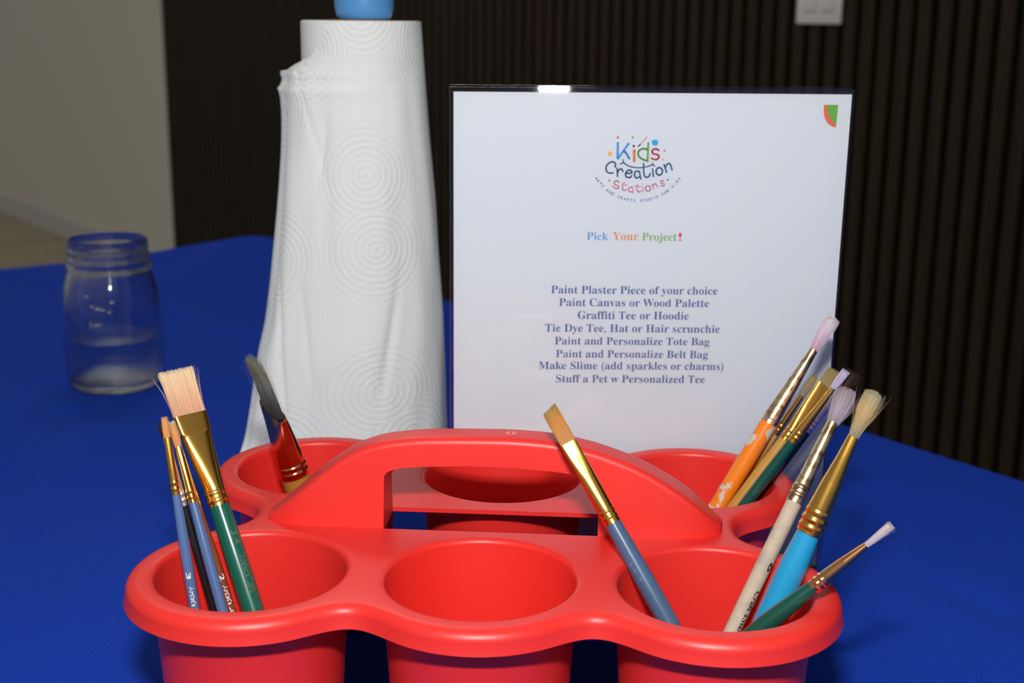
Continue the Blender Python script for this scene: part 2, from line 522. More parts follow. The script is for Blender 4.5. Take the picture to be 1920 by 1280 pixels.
# ------------------------------------------------------------------ kitchen roll on its holder
RX, RY, RR_ = -0.1017, 0.88, 0.0392
hold = empty('paper_towel_holder', (RX, RY, TZ + .0005))
bm = bmesh.new(); lathe(bm, [(.060, 0), (.062, .002), (.062, .008), (.059, .011), (.02, .012)]); from_bm('base', bm, knob_m, hold)
bm = bmesh.new(); lathe(bm, [(.006, .012), (.006, .3195)], 24); from_bm('rod', bm, steel_m, hold)
bm = bmesh.new(); lathe(bm, [(.0135, .3155), (.0165, .3162), (.0182, .3185), (.0192, .323), (.0196, .330), (.0196, .352), (.0188, .359), (.016, .364), (.010, .367), (.003, .368)])
kb = from_bm('knob', bm, knob_m, hold); kb.location = (.0025, 0, 0)
kb['label'] = 'blue rounded knob on top'
tag(hold, 'kitchen roll holder with a blue knob showing above the white roll', 'holder')
roll = empty('paper_towel_roll', (RX, RY, TZ + .013))
ZT = .3152 - .0125
bm = bmesh.new()
loft(bm, [circ(.0205, .0, 64), circ(.0205, ZT + .0006, 64), circ(.0185, ZT + .0006, 64), circ(.0185, .0, 64), circ(.0205, .0, 64)], True, False, False)
from_bm('cardboard_core', bm, card_m, roll)
def uv_layer(bm): return bm.loops.layers.uv.new('UVMap')
bm = bmesh.new()
rows = loft(bm, [circ(RR_, 0, 96), circ(RR_, .1, 96), circ(RR_, .2, 96), circ(RR_, ZT - .0012, 96), circ(RR_ - .0012, ZT, 96), circ(.021, ZT - .0005, 96)], True, False, False)
uvl = uv_layer(bm)
for f in bm.faces:
    for lp in f.loops:
        v = lp.vert.co
        lp[uvl].uv = (math.atan2(v.y, v.x) * RR_, v.z)
from_bm('wound_paper', bm, towel_m, roll)
# the loose outermost sheet, flaring towards the table
EL = [(0, -.1934, .787), (.0322, -.1823, .830), (.0466, -.179, .838), (.0963, -.1719, .852), (.1205, -.1669, .857), (.1773, -.1594, .862), (.2252, -.1547, .867), (.2496, -.1537, .870), (.2655, -.1541, .870), (.2700, -.1552, .870), (.2722, -.1560, .870), (.2745, -.1536, .872), (.2785, -.1534, .874), (.2822, -.1552, .875), (.2845, -.1515, .876), (.2878, -.1482, .877), (.2927, -.143, .878), (.318, -.1412, .880)]
ER = [(0, -.0440), (.0372, -.0456), (.0904, -.0473), (.1589, -.0504), (.217, -.0542), (.2708, -.0592), (.3156, -.0622)]
elx = [(z, x) for z, x, y in EL]; ely = [(z, y) for z, x, y in EL]
bm = bmesh.new(); uvl = uv_layer(bm)
NT, NZ = 150, 130
TH0, TH1 = math.pi, 2 * math.pi + math.pi * .75         # left edge, round the front, to the back
rows = []
for j in range(NT + 1):
    th = TH0 + (TH1 - TH0) * j / NT
    fr = j / NT
    # upper edge: torn at the left, running up to the top of the roll
    ztop = interp([(0, .2824), (.04, .2828), (.075, .2838), (.10, .2878), (.149, .2927), (.17, .301), (.2, .309), (.25, .3150), (1, .3150)], fr)
    row = []
    for i in range(NZ + 1):
        z = .0015 + (ztop - .0015) * i / NZ
        xl, xr = (interp if z > .26 else cinterp)(elx, z), cinterp(ER, z)
        if z > .283: xl = min(xl, RX - RR_ - .0004)
        cx_, ax_ = (xl + xr) / 2, (xr - xl) / 2
        b_ = max(.0402, ax_ * .86)
        x = cx_ + ax_ * math.cos(th)
        pull = (cinterp(ely, z) - RY) * max(0.0, 1 - fr / .22) ** 1.3
        y = RY + b_ * math.sin(th) + pull
        # soft folds
        a_ = fr * 16
        fl = max(0, 1 - z / .3)
        dn = .0026 * fl * noise.noise(Vector((a_ * .55, z * 7, 1.7))) * min(1, fr * 12)
        dn += .0012 * noise.noise(Vector((a_ * 1.3, z * 16, 5.1))) * min(1, fr * 12)
        # a few sharp vertical creases
        for c0, sl_, z0, z1, hg, wd in ((.13, .11, .20, .30, -.0012, .004), (.10, .10, .01, .16, -.0022, .007), (.17, .06, .07, .15, -.0014, .006), (.40, -.05, .06, .16, -.002, .010), (.235, -.04, .20, .26, -.001, .008)):
            if z0 < z < z1:
                k_ = math.sin(math.pi * (z - z0) / (z1 - z0))
                cc = c0 + sl_ * (z1 - z) / (z1 - z0)
                dn += hg * k_ * math.exp(-((fr - cc) / wd) ** 2)
        nx, ny = math.cos(th), math.sin(th)
        if z > .285: dn = max(dn, -.0003)
        px_, py_ = x + nx * dn, y + ny * dn
        # never cut into the roll
        dx, dy = px_ - RX, py_ - RY
        dd = math.hypot(dx, dy)
        if dd < RR_ + .0006:
            px_, py_ = RX + dx / dd * (RR_ + .0006), RY + dy / dd * (RR_ + .0006)
        row.append((bm.verts.new((px_ - RX, py_ - RY, z - .0125)), fr * .235, z))
    rows.append(row)
for j in range(NT):
    for i in range(NZ):
        q = (rows[j][i], rows[j + 1][i], rows[j + 1][i + 1], rows[j][i + 1])
        f = bm.faces.new([v[0] for v in q])
        for lp, v in zip(f.loops, q):
            lp[uvl].uv = (v[1] * 1.25, v[2])
from_bm('loose_sheet', bm, towel_m, roll, 180)
tag(roll, 'white embossed kitchen roll whose loose torn sheet flares onto the blue table', 'paper towel roll')

# ------------------------------------------------------------------ upright sign: clear holder and printed sheet
SX, SY, SYAW, SLEAN = 0.07486, 0.71912, 0.04921, -0.02051
su = Vector((math.cos(SYAW), math.sin(SYAW), 0)); snb = Vector((-math.sin(SYAW), math.cos(SYAW), 0))
sv = Vector((0, 0, 1)) * math.cos(SLEAN) + snb * math.sin(SLEAN)
sf = su.cross(sv)                                         # towards the viewer
smw = Matrix(((su.x, sv.x, sf.x, SX), (su.y, sv.y, sf.y, SY), (su.z, sv.z, sf.z, TZ + .0005), (0, 0, 0, 1)))
holder = empty('sign_holder', mw=smw)
bm = bmesh.new(); add_box(bm, (-.1101, .0, .0006), (.1094, .2822, .0024), .0005); from_bm('front_panel', bm, acrylic_m, holder)
bm = bmesh.new(); add_box(bm, (-.1101, .0, -.0026), (.1094, .2832, -.0008), .0005); from_bm('back_panel', bm, acrylic_m, holder)
bm = bmesh.new(); add_box(bm, (-.1101, .0, -.075), (.1094, .0025, -.0028), .0006)
ft = from_bm('foot', bm, acrylic_m, holder)
ft.rotation_euler = (SLEAN, 0, 0)
tag(holder, 'clear acrylic upright sign holder behind the red caddy', 'sign holder')
sheet = empty('paper_sheet', mw=smw)
bm = bmesh.new(); add_box(bm, (-.10795, .0008, -.0006), (.1086, .2794, -.0001)); from_bm('sheet', bm, paper_m, sheet, 0)
tag(sheet, 'white printed project list headed Pick Your Project, upright in the clear holder', 'printed sheet')
ZP = .00002
def put_text(body, m, u0, u1, v, slope=-.009, name='text_line', serif=True, h_scale=1.0):
    me = text_mesh(bold_serif(body) if serif else body)
    x0, x1, y0, y1 = bounds(me)
    k = (u1 - u0) / (x1 - x0)
    if body == '!':
        h_scale = .0046 / ((y1 - y0) * k)
    for vt in me.vertices:
        x = (vt.co.x - x0) * k
        vt.co = Vector((u0 + x, v + vt.co.y * k * h_scale + slope * x, ZP))
    return link(name, me, m, sheet)
for s, u0, u1, v in (('Paint Plaster Piece of your choice', -.0535, .0406, .1686), ('Paint Canvas or Wood Palette', -.0489, .0361, .1613), ('Graffiti Tee or Hoodie', -.0382, .0249, .1538),
                     ('Tie Dye Tee, Hat or Hair scrunchie', -.0565, .0430, .1464), ('Paint and Personalize Tote Bag', -.0509, .0375, .1389), ('Paint and Personalize Belt Bag', -.0501, .0370, .1313),
                     ('Make Slime (add sparkles or charms)', -.0597, .0463, .1244), ('Stuff a Pet w Personalized Tee', -.0498, .0359, .1165)):
    put_text(s, I_navy, u0, u1, v)
for s, m, u0, u1 in (('Pick', I_lpick, -.0342, -.0222), ('Your', I_tan, -.0198, -.0054), ('Project', I_lgr, -.0034, .0160), ('!', I_red, .0170, .0189)):
    put_text(s, m, u0, u1, .1990 - .009 * (u0 + .0342), name='text_line')
# emblem, drawn as strokes (units: eighths of a photo pixel inside its 1440 x 1280 crop)
def lp(X, Y):
    return Vector((-.0329 + .0524 * X / 1440 + .0012 * Y / 1280, .2611 - .0467 * Y / 1280, 0))
LK = .0524 / 1440
def stroke_bm(bm, pts, w, closed=False, z=ZP, smooth_n=6):
    P = [lp(*p) for p in pts]
    if len(P) > 2:                                        # Catmull-Rom
        Q = []
        n = len(P)
        for i in range(n if closed else n - 1):
            p0 = P[i - 1] if (i or closed) else P[0]
            p1, p2 = P[i], P[(i + 1) % n]
            p3 = P[(i + 2) % n] if (closed or i + 2 < n) else P[-1]
            for k in range(smooth_n):
                t = k / smooth_n
                Q.append(.5 * ((2 * p1) + (p2 - p0) * t + (2 * p0 - 5 * p1 + 4 * p2 - p3) * t * t + (3 * p1 - p0 - 3 * p2 + p3) * t ** 3))
        if not closed: Q.append(P[-1])
        P = Q
    hw = w * LK / 2
    segs = list(zip(P, P[1:])) + ([(P[-1], P[0])] if closed else [])
    stroke_bm.z += 4e-7
    zz = stroke_bm.z
    for a, c in segs:
        d = (c - a)
        if d.length < 1e-9: continue
        nrm = Vector((-d.y, d.x, 0)).normalized() * hw
        bm.faces.new([bm.verts.new(Vector((p.x, p.y, zz))) for p in (a + nrm, a - nrm, c - nrm, c + nrm)][::1])
    for p in P:
        stroke_bm.z += 1e-8
        bm.faces.new([bm.verts.new((p.x + hw * math.cos(k * math.pi / 5), p.y + hw * math.sin(k * math.pi / 5), stroke_bm.z)) for k in range(10)])
stroke_bm.z = ZP
def blob(bm, X, Y, r, n=16, jag=0.0, ph=0):
    c = lp(X, Y)
    stroke_bm.z += 4e-7
    bm.faces.new([bm.verts.new((c.x + r * LK * (1 + jag * (-1) ** k) * math.cos(ph + k * 2 * math.pi / n), c.y + r * LK * (1 + jag * (-1) ** k) * math.sin(ph + k * 2 * math.pi / n), stroke_bm.z)) for k in range(n)])
def emblem(name, m, strokes=(), blobs=()):
    bm = bmesh.new()
    for st in strokes:
        stroke_bm(bm, *st)
    for bl in blobs:
        blob(bm, *bl)
    for f in bm.faces:
        f.normal_update()
        if f.normal.z < 0: f.normal_flip()
    return from_bm(name, bm, m, sheet, 0, recalc=False)
def ell(cx, cy, rx, ry, rot=0, n=10):
    return [(cx + rx * math.cos(2 * math.pi * k / n) * math.cos(rot) - ry * math.sin(2 * math.pi * k / n) * math.sin(rot), cy + rx * math.cos(2 * math.pi * k / n) * math.sin(rot) + ry * math.sin(2 * math.pi * k / n) * math.cos(rot)) for k in range(n)]
emblem('logo_letter', I_blue, [([(388, 235), (385, 462)], 36), ([(548, 245), (395, 462)], 34), ([(478, 350), (520, 395), (560, 465)], 34)])
emblem('logo_letter', I_or, [([(635, 345), (637, 500)], 40)])
emblem('logo_letter', I_gr, [([(846, 235), (838, 505)], 32), ([(840, 330), (765, 318), (698, 360), (705, 430), (770, 480), (832, 495)], 30)])
emblem('logo_letter', I_red, [([(1005, 340), (960, 318), (908, 345), (920, 390), (985, 405), (1010, 440), (970, 480), (897, 462)], 30)])
emblem('logo_splash', I_sky, [], [(945, 226, 46, 12, .10), (990, 210, 10), (905, 205, 9), (985, 252, 10)])
emblem('logo_star', I_yel, [], [(270, 395, 38, 10, .22, .3)])
emblem('logo_star', I_yel, [], [(1072, 480, 18, 10, .22)])
emblem('logo_paintbrush', I_red, [([(826, 140), (728, 252)], 11)])
emblem('logo_dot', I_red, [], [(385, 152, 18)])
emblem('logo_dot', I_gr, [], [(612, 152, 17)])
emblem('logo_paintbrush', I_dk, [([(726, 258), (696, 280)], 20)])
for bl in ((627, 280, 19), (1092, 346, 12), (262, 797, 12), (1148, 782, 13)):
    emblem('logo_dot', I_dk, [], [bl])
emblem('logo_word', I_lnavy, [([(470, 482), (468, 524)], 20), ([(425, 550), (476, 522)], 20), ([(470, 526), (560, 580), (680, 602), (800, 594), (918, 556)], 20), ([(912, 535), (924, 562), (948, 576)], 18),
    ([(348, 595), (352, 540), (300, 516), (232, 555), (210, 620), (242, 678), (318, 684)], 25), ([(378, 610), (385, 735)], 25), ([(386, 680), (410, 632), (448, 624), (464, 660)], 25),
    ([(510, 690), (598, 682), (590, 648), (545, 642), (506, 690), (520, 742), (575, 750), (600, 722)], 25), ([(715, 662), (662, 656), (642, 708), (670, 758), (724, 735)], 25), ([(714, 655), (740, 775)], 25),
    ([(780, 540), (784, 690), (815, 744), (860, 736), (878, 692)], 25), ([(915, 622), (930, 735)], 25), (ell(1018, 656, 48, 56), 25, True), ([(1088, 552), (1128, 668)], 26), ([(1106, 602), (1148, 538), (1185, 556), (1213, 636)], 25)])
emblem('logo_word', I_pink, [([(408, 822), (370, 796), (336, 824), (352, 860), (402, 882), (398, 914), (350, 914), (310, 876)], 20), ([(490, 822), (460, 900), (480, 944), (524, 935)], 20), ([(452, 850), (536, 870)], 18),
    ([(602, 892), (554, 918), (572, 968), (616, 958)], 20), ([(614, 890), (626, 985)], 20), ([(690, 860), (680, 930), (710, 970), (745, 950)], 20), ([(655, 880), (736, 886)], 18), ([(770, 892), (776, 955)], 20),
    (ell(850, 914, 38, 40), 19, True), ([(908, 850), (936, 924)], 20), ([(924, 872), (960, 840), (1000, 896)], 20), ([(1086, 800), (1050, 796), (1048, 830), (1092, 842), (1088, 878), (1042, 868)], 19)], [(765, 850, 12)])
ARC = 'ARTS AND CRAFTS STUDIO FOR KIDS'
arc_bm = bmesh.new()
for i, ch in enumerate(ARC):
    if ch == ' ': continue
    an = math.radians(-56 + 112 * i / (len(ARC) - 1))
    me = text_mesh(ch, bold=.02)
    x0, x1, y0, y1 = bounds(me)
    kk = 40 * LK / .7
    c = lp(695 + 758 * math.sin(an), 342 + 758 * math.cos(an))
    ca, sa = math.cos(an), math.sin(an)
    for vt in me.vertices:
        x, y = (vt.co.x - (x0 + x1) / 2) * kk, (vt.co.y - .35) * kk
        vt.co = Vector((c.x + x * ca - y * sa, c.y + x * sa + y * ca, ZP))
    arc_bm.from_mesh(me)
    bpy.data.meshes.remove(me)
from_bm('logo_word', arc_bm, I_lnavy, sheet, 0)
bm = bmesh.new()
corner = [(.0936, .2738), (.0936, .2700), (.0945, .2665), (.0965, .2637), (.0990, .2621), (.1011, .2616), (.1011, .2630), (.0994, .2645), (.0975, .2665), (.0962, .2692), (.0956, .2715), (.0955, .2738)]
bm.faces.new([bm.verts.new((u, v, ZP)) for u, v in corner])
from_bm('printed_mark', bm, I_coral, sheet, 0)
bm = bmesh.new()
bm.faces.new([bm.verts.new((u, v, ZP)) for u, v in [(.0955, .2738), (.0956, .2715), (.0962, .2692), (.0975, .2665), (.0994, .2645), (.1011, .2630), (.1013, .2680), (.1014, .2738)]])
from_bm('printed_mark', bm, I_gr, sheet, 0)
for o in sheet.children:
    if o.name.startswith('printed_mark') or o.name.startswith('text') or o.name.startswith('logo'):
        if o.data.polygons and o.data.polygons[0].normal.z < 0:
            o.data.flip_normals()

# ------------------------------------------------------------------ red six-cup caddy
CX0, CY0, CYAW = -0.01271, 0.52276, -0.06497
SP, GAP, HR, HD, BO = 0.101, 0.13477, 0.04367, 0.08251, 0.0026
caddy = empty('brush_caddy', (CX0, CY0, TZ + .0006))
caddy.rotation_euler = (0, 0, CYAW)
CUPS = [(i * SP, j * GAP - (BO if (i == 0 and j == 1) else 0)) for j in (0, 1) for i in (-1, 0, 1)]
def smin(a, c, k):
    h_ = max(k - abs(a - c), 0) / k
    return min(a, c) - h_ * h_ * k * .25
def sdf(x, y):
    d = 9
    for cx_, cy_ in CUPS:
        d = smin(d, math.hypot(x - cx_, y - cy_) - .0540, .028) if d < 9 else math.hypot(x - cx_, y - cy_) - .0540
    qx, qy = abs(x) - .112, abs(y - GAP / 2) - GAP / 2
    bx = math.hypot(max(qx, 0), max(qy, 0)) + min(max(qx, qy), 0) - .004
    return smin(d, bx, .016)
def outline(off):
    """points of the level set sdf = off (rays from the centre), evenly spaced"""
    raw = []
    for k in range(900):
        a = 2 * math.pi * k / 900
        ca, sa = math.cos(a), math.sin(a)
        lo, hi = .03, .26
        # walk outwards from far to the first inside point
        r_ = .24
        while sdf(r_ * ca, GAP / 2 + r_ * sa) > off and r_ > .03:
            r_ -= .002
        lo, hi = r_, r_ + .002
        for _ in range(22):
            mid = (lo + hi) / 2
            if sdf(mid * ca, GAP / 2 + mid * sa) > off: hi = mid
            else: lo = mid
        raw.append(Vector((lo * ca, GAP / 2 + lo * sa)))
    return raw
def resample(raw, n):
    L_ = [0]
    for a, c in zip(raw, raw[1:] + raw[:1]):
        L_.append(L_[-1] + (c - a).length)
    pts, j = [], 0
    for k in range(n):
        t = L_[-1] * k / n
        while L_[j + 1] < t: j += 1
        f_ = (t - L_[j]) / max(1e-9, L_[j + 1] - L_[j])
        pts.append(raw[j].lerp(raw[(j + 1) % len(raw)], f_))
    return pts
NO = 420
base_out = resample(outline(0.0), NO)
norms = []
for p in base_out:
    e = 1e-4
    g = Vector((sdf(p.x + e, p.y) - sdf(p.x - e, p.y), sdf(p.x, p.y + e) - sdf(p.x, p.y - e)))
    norms.append(g.normalized())
def oloop(off, z):
    return [(p.x + n_.x * off, p.y + n_.y * off, z) for p, n_ in zip(base_out, norms)]
bm = bmesh.new()
prof = [(-.0058, HD)]
for k in range(1, 9):
    a = math.pi / 2 * k / 8
    prof.append((-.0058 + .0054 * math.sin(a), HD - .0050 * (1 - math.cos(a))))
prof += [(.0000, HD - .0075), (.0006, HD - .0098), (.0002, HD - .0102), (-.0012, HD - .0102), (-.0018, HD - .0095), (-.0024, HD - .0060), (-.0040, HD - .0030), (-.0060, HD - .0022)]
rows = loft(bm, [oloop(o_, z_) for o_, z_ in prof], True, False, False)
inner_top = rows[0]
inner_bot = rows[-1]
SLX, SLY0, SLY1 = .0507, .0503, .0785
def ring_edges(vs):
    es = []
    for a, c in zip(vs, vs[1:] + vs[:1]):
        e = bm.edges.get((a, c)) or bm.edges.new((a, c))
        es.append(e)
    return es
RFL = HR + .0030
for zz, ring in ((HD, inner_top), (HD - .0022, inner_bot)):
    es = ring_edges(ring)
    for cx_, cy_ in CUPS:
        vs = [bm.verts.new(p) for p in circ(RFL, zz, 72, cx_, cy_)]
        es += ring_edges(vs)
    slot = [(-SLX, SLY0), (SLX, SLY0), (SLX, SLY1), (-SLX, SLY1)]
    vs = [bm.verts.new((x, y, zz)) for x, y in slot]
    es += ring_edges(vs)
    if zz == HD: slot_top = vs
    else: slot_bot = vs
    bmesh.ops.triangle_fill(bm, use_beauty=True, use_dissolve=False, edges=es, normal=(0, 0, 1))
for i in range(4):
    j = (i + 1) % 4
    bm.faces.new((slot_top[i], slot_top[j], slot_bot[j], slot_bot[i]))
from_bm('rim', bm, red, caddy, 35)
# cups
cprof = [(RFL, HD - .0022), (RFL, HD)]
for k in range(0, 7):
    a = math.pi / 2 * k / 6
    cprof.append((HR + .0004 - .0026 * math.sin(a), HD - .0026 * (1 - math.cos(a))))
cprof += [(.0400, .050), (.0372, .012), (.0362, .0068), (.0335, .0045), (.02, .0042), (0, .0042)]
oprof = [(0, .0014), (.030, .0014), (.0312, .0), (.0350, .0), (.0372, .0016), (.0380, .006), (.0400, .036), (.0424, HD - .0060), (.0434, HD - .0030), (RFL, HD - .0022)]
bm = bmesh.new()
lathe_poles(bm, cprof, 96)
lathe_poles(bm, oprof, 96)
bmesh.ops.remove_doubles(bm, verts=bm.verts, dist=1e-6)
cup0 = from_bm('cup', bm, red, caddy, 35)
cup0.location = (*CUPS[0], 0)
for cx_, cy_ in CUPS[1:]:
    c = cup0.copy(); COL.objects.link(c); c.parent = caddy; c.location = (cx_, cy_, 0)
# carry handle: an arch with a hand slot
crest = [(-.1085, .0845), (-.1055, .0862), (-.0920, .0975), (-.0810, .1072), (-.0680, .1168), (-.0560, .1222), (-.0450, .1246), (-.0300, .1262), (0, .1271), (.0150, .1269), (.0300, .1257), (.0450, .1229), (.0560, .1196), (.0690, .1146), (.0800, .1088), (.0945, .0992), (.1040, .0910), (.1095, .0872)]
YC = (SLY0 + SLY1) / 2
def hsec(x):
    zt = cinterp(crest, x)
    zb = HD - .0008
    ew = 1.0
    xa = abs(x)
    if xa > .088: ew = math.sqrt(max(.10, 1 - ((xa - .088) / .0225) ** 2))
    hb, ht = .0141 * ew, (.0141 - .0048 * min(1, (zt - zb) / .04)) * ew
    rr = min(.0035, (zt - zb) * .6, ht * .8)
    pts = [(-hb, zb), (-hb + (hb - ht) * .33, zb + (zt - rr - zb) * .33), (-hb + (hb - ht) * .66, zb + (zt - rr - zb) * .66)]
    for k in range(7):
        a = math.pi / 2 * k / 6
        pts.append((-ht + rr * (1 - math.cos(a)), zt - rr + rr * math.sin(a)))
    pts += [(-ht * .3, zt + .0002), (ht * .3, zt + .0002)]
    for k in range(7):
        a = math.pi / 2 * k / 6
        pts.append((ht - rr * (1 - math.sin(a)), zt - rr + rr * math.cos(a)))
    pts += [(hb - (hb - ht) * .66, zb + (zt - rr - zb) * .66), (hb - (hb - ht) * .33, zb + (zt - rr - zb) * .33), (hb, zb)]
    return [(x, YC + y, z) for y, z in pts]
bm = bmesh.new()
xs = [-.1085 + .218 * k / 110 for k in range(111)]
loft(bm, [hsec(x) for x in xs], True, True, True)
han = from_bm('carry_handle', bm, red, caddy, 40)
bm = bmesh.new()
ztop = [(-.0507, .1075), (-.0495, .1092), (-.047, .1106), (-.042, .1118), (-.03, .1129), (-.01, .1137), (.01, .1136), (.03, .1123), (.0425, .1108), (.0475, .1096), (.0498, .1080), (.0507, .1062)]
lower = [(-.0507, HD - .02), (.0507, HD - .02)]
pg = [(x, z) for x, z in lower] + [(x, z) for x, z in reversed(ztop)]
loft(bm, [[(x, YC - .03, z) for x, z in pg], [(x, YC + .03, z) for x, z in pg]], True, True, True)
bmesh.ops.recalc_face_normals(bm, faces=bm.faces)
mec = bpy.data.meshes.new('cutter'); bm.to_mesh(mec); bm.free()
cut = bpy.data.objects.new('cutter', mec); COL.objects.link(cut); cut.parent = caddy
md = han.modifiers.new('slot', 'BOOLEAN'); md.operation = 'DIFFERENCE'; md.object = cut; md.solver = 'EXACT'
bpy.context.view_layer.update()
newme = bpy.data.meshes.new_from_object(han.evaluated_get(bpy.context.evaluated_depsgraph_get()))
han.modifiers.clear()
han.data = newme
bpy.data.objects.remove(cut)
smooth(newme, 40)
if not newme.materials: newme.materials.append(red)
# small moulded diamond on the crest
bm = bmesh.new()
for sx in (-1, 1):
    for sy in (-1, 1):
        p = [(sx * .0004, sy * .0004), (sx * .0026, sy * .0004), (sx * .0004, sy * .0036)]
        rows_ = [[(.0085 + x, YC - .001 + y, .1273), (.0085 + x, YC - .001 + y, .1277)] for x, y in p]
        loft(bm, [[r_[0] for r_ in rows_], [r_[1] for r_ in rows_]], True, True, True)
from_bm('moulded_mark', bm, red_mark, caddy, 0)
tag(caddy, 'red plastic six-cup caddy with carry handle, holding the paint brushes', 'caddy')

# ------------------------------------------------------------------ paint brushes
rnd = random.Random(7)
def superell(a, b_, n, p=2.0):
    out = []
    for k in range(n):
        t = 2 * math.pi * k / n
        c, s_ = math.cos(t), math.sin(t)
        out.append((a * math.copysign(abs(c) ** (2 / p), c), b_ * math.copysign(abs(s_) ** (2 / p), s_)))
    return out
def hair(parent, s0, s1, secs, count, cols, tipf=None, stray=6, hr=.00011, jit=.0006, twist=0.0, bend=(0, 0), pw=2.0):
    """secs: (fraction, half width, half thickness) along the bristle length; cols: (fraction, rgb)"""
    bm = bmesh.new()
    lay = bm.verts.layers.float_color.new('hair_colour')
    wt_, tt_ = [(f, a) for f, a, c in secs], [(f, c) for f, a, c in secs]
    ct, st = math.cos(twist), math.sin(twist)
    def pos(u, v, f, ln):
        a, c = cinterp(wt_, f), cinterp(tt_, f)
        x, y = u * a + bend[0] * f * f, v * c + bend[1] * f * f
        return Vector((x * ct - y * st, x * st + y * ct, s0 + (ln) * f))
    def colr(f, k):
        i = 0
        while i + 1 < len(cols) - 1 and f > cols[i + 1][0]: i += 1
        f0, c0 = cols[i]; f1, c1 = cols[min(i + 1, len(cols) - 1)]
        t = 0 if f1 == f0 else min(1, max(0, (f - f0) / (f1 - f0)))
        return [(c0[q] + (c1[q] - c0[q]) * t) * k for q in range(3)] + [1]
    L0 = s1 - s0
    # solid heart of the tuft
    NS = 7
    loops, fs = [], []
    for i in range(NS + 1):
        f = i / NS
        pts = []
        for (u, v) in superell(.90, .90, 20, pw):
            ln = L0 * (tipf(u) if tipf else 1.0) * .93
            pts.append(pos(u, v, f, ln))
        loops.append(pts); fs.append(f)
    rows = loft(bm, loops, True, True, True)
    for r_, f in zip(rows, fs):
        for v in r_: v[lay] = colr(f, .8)
    for q in range(count + stray):
        while True:
            u, v = rnd.uniform(-1, 1), rnd.uniform(-1, 1)
            m_ = abs(u) ** pw + abs(v) ** pw
            if m_ <= 1 and (m_ > .45 or rnd.random() < .25): break
        ln = L0 * (tipf(u) if tipf else 1.0) * rnd.uniform(.955, 1.02)
        st_ = q >= count
        ju, jv = rnd.gauss(0, 1) * jit, rnd.gauss(0, 1) * jit
        if st_:
            ju = abs(ju) * 4; jv *= 3; ln *= rnd.uniform(.85, 1.06)
            u = 1 if rnd.random() < .7 else -1
            ju *= u
        k = rnd.uniform(.72, 1.15)
        prev = None
        for i in range(6):
            f = i / 5
            c = pos(u, v, f, ln) + Vector((ju * f * f, jv * f * f, 0))
            r_ = hr * (.55 if st_ else 1) * (1 - .75 * f ** 3)
            ring = [bm.verts.new(c + Vector((r_ * math.cos(t), r_ * math.sin(t), 0))) for t in (0, 2.094, 4.189)]
            for vv in ring: vv[lay] = colr(f, k)
            if prev:
                for a in range(3):
                    bm.faces.new((prev[a], prev[(a + 1) % 3], ring[(a + 1) % 3], ring[a]))
            prev = ring
    return from_bm('bristles', bm, bristle_m, parent, 60)
def ferrule(parent, secs, m, twist=0.0, rings=(), cut=0.0):
    """secs: (s, half width, half thickness, squareness)"""
    bm = bmesh.new()
    ss = sorted(set([s[0] for s in secs] + [secs[0][0] + (secs[-1][0] - secs[0][0]) * k / 40 for k in range(41)] + [rs + d for rs, h_, w_ in rings for d in (-w_, -w_ * .7, -w_ * .35, 0, w_ * .35, w_ * .7, w_)]))
    A = [(s[0], s[1]) for s in secs]; B_ = [(s[0], s[2]) for s in secs]; P_ = [(s[0], s[3]) for s in secs]
    ct, st = math.cos(twist), math.sin(twist)
    loops = []
    for s in ss:
        if s < secs[0][0] - 1e-9 or s > secs[-1][0] + 1e-9: continue
        a, c, p = interp(A, s), interp(B_, s), interp(P_, s)
        add = sum(h_ * max(0, 1 - ((s - rs) / w_) ** 2) for rs, h_, w_ in rings)
        f = (s - secs[0][0]) / (secs[-1][0] - secs[0][0])
        loops.append([((x * ct - y * st), (x * st + y * ct), s + (cut * x if f > .999 else cut * x * max(0, (f - .8) * 5))) for x, y in superell(a + add, c + add, 36, p)])
    # open mouth: turn inwards at the top
    a, c, p = secs[-1][1] * .93, secs[-1][2] * .90, secs[-1][3]
    s = secs[-1][0]
    loops.append([((x * ct - y * st), (x * st + y * ct), s + cut * x) for x, y in superell(a, c, 36, p)])
    loops.append([((x * ct - y * st) * .98, (x * st + y * ct) * .98, s - .002 + cut * x) for x, y in superell(a, c, 36, p)])
    loft(bm, loops, True, True, True)
    return from_bm('ferrule', bm, m, parent, 50)
def handle(parent, prof, m):
    bm = bmesh.new()
    n = 60
    s0, s1 = prof[0][0], prof[-1][0]
    loops = [circ(.0002, s0, 28)]
    for k in range(n + 1):
        s = s0 + (s1 - s0) * k / n
        r_ = cinterp(prof, s)
        loops.append(circ(max(.0003, r_), s, 28))
    loft(bm, loops, True, True, True)
    return from_bm('handle', bm, m, parent, 50)
def lettering(parent, prof, body, s_start, s_len, a0, m, height):
    """text running down the handle, wrapped round it"""
    me = text_mesh(body, bold=.022)
    x0, x1, y0, y1 = bounds(me)
    k = s_len / (x1 - x0)
    kh = height / (y1 - y0)
    for v in me.vertices:
        s = s_start - (v.co.x - x0) * k
        r_ = cinterp(prof, s) + .00006
        a = ((v.co.y - (y0 + y1) / 2) * kh) / r_ + a0
        v.co = Vector((r_ * math.sin(a), -r_ * math.cos(a), s))
    return link('lettering', me, m, parent)
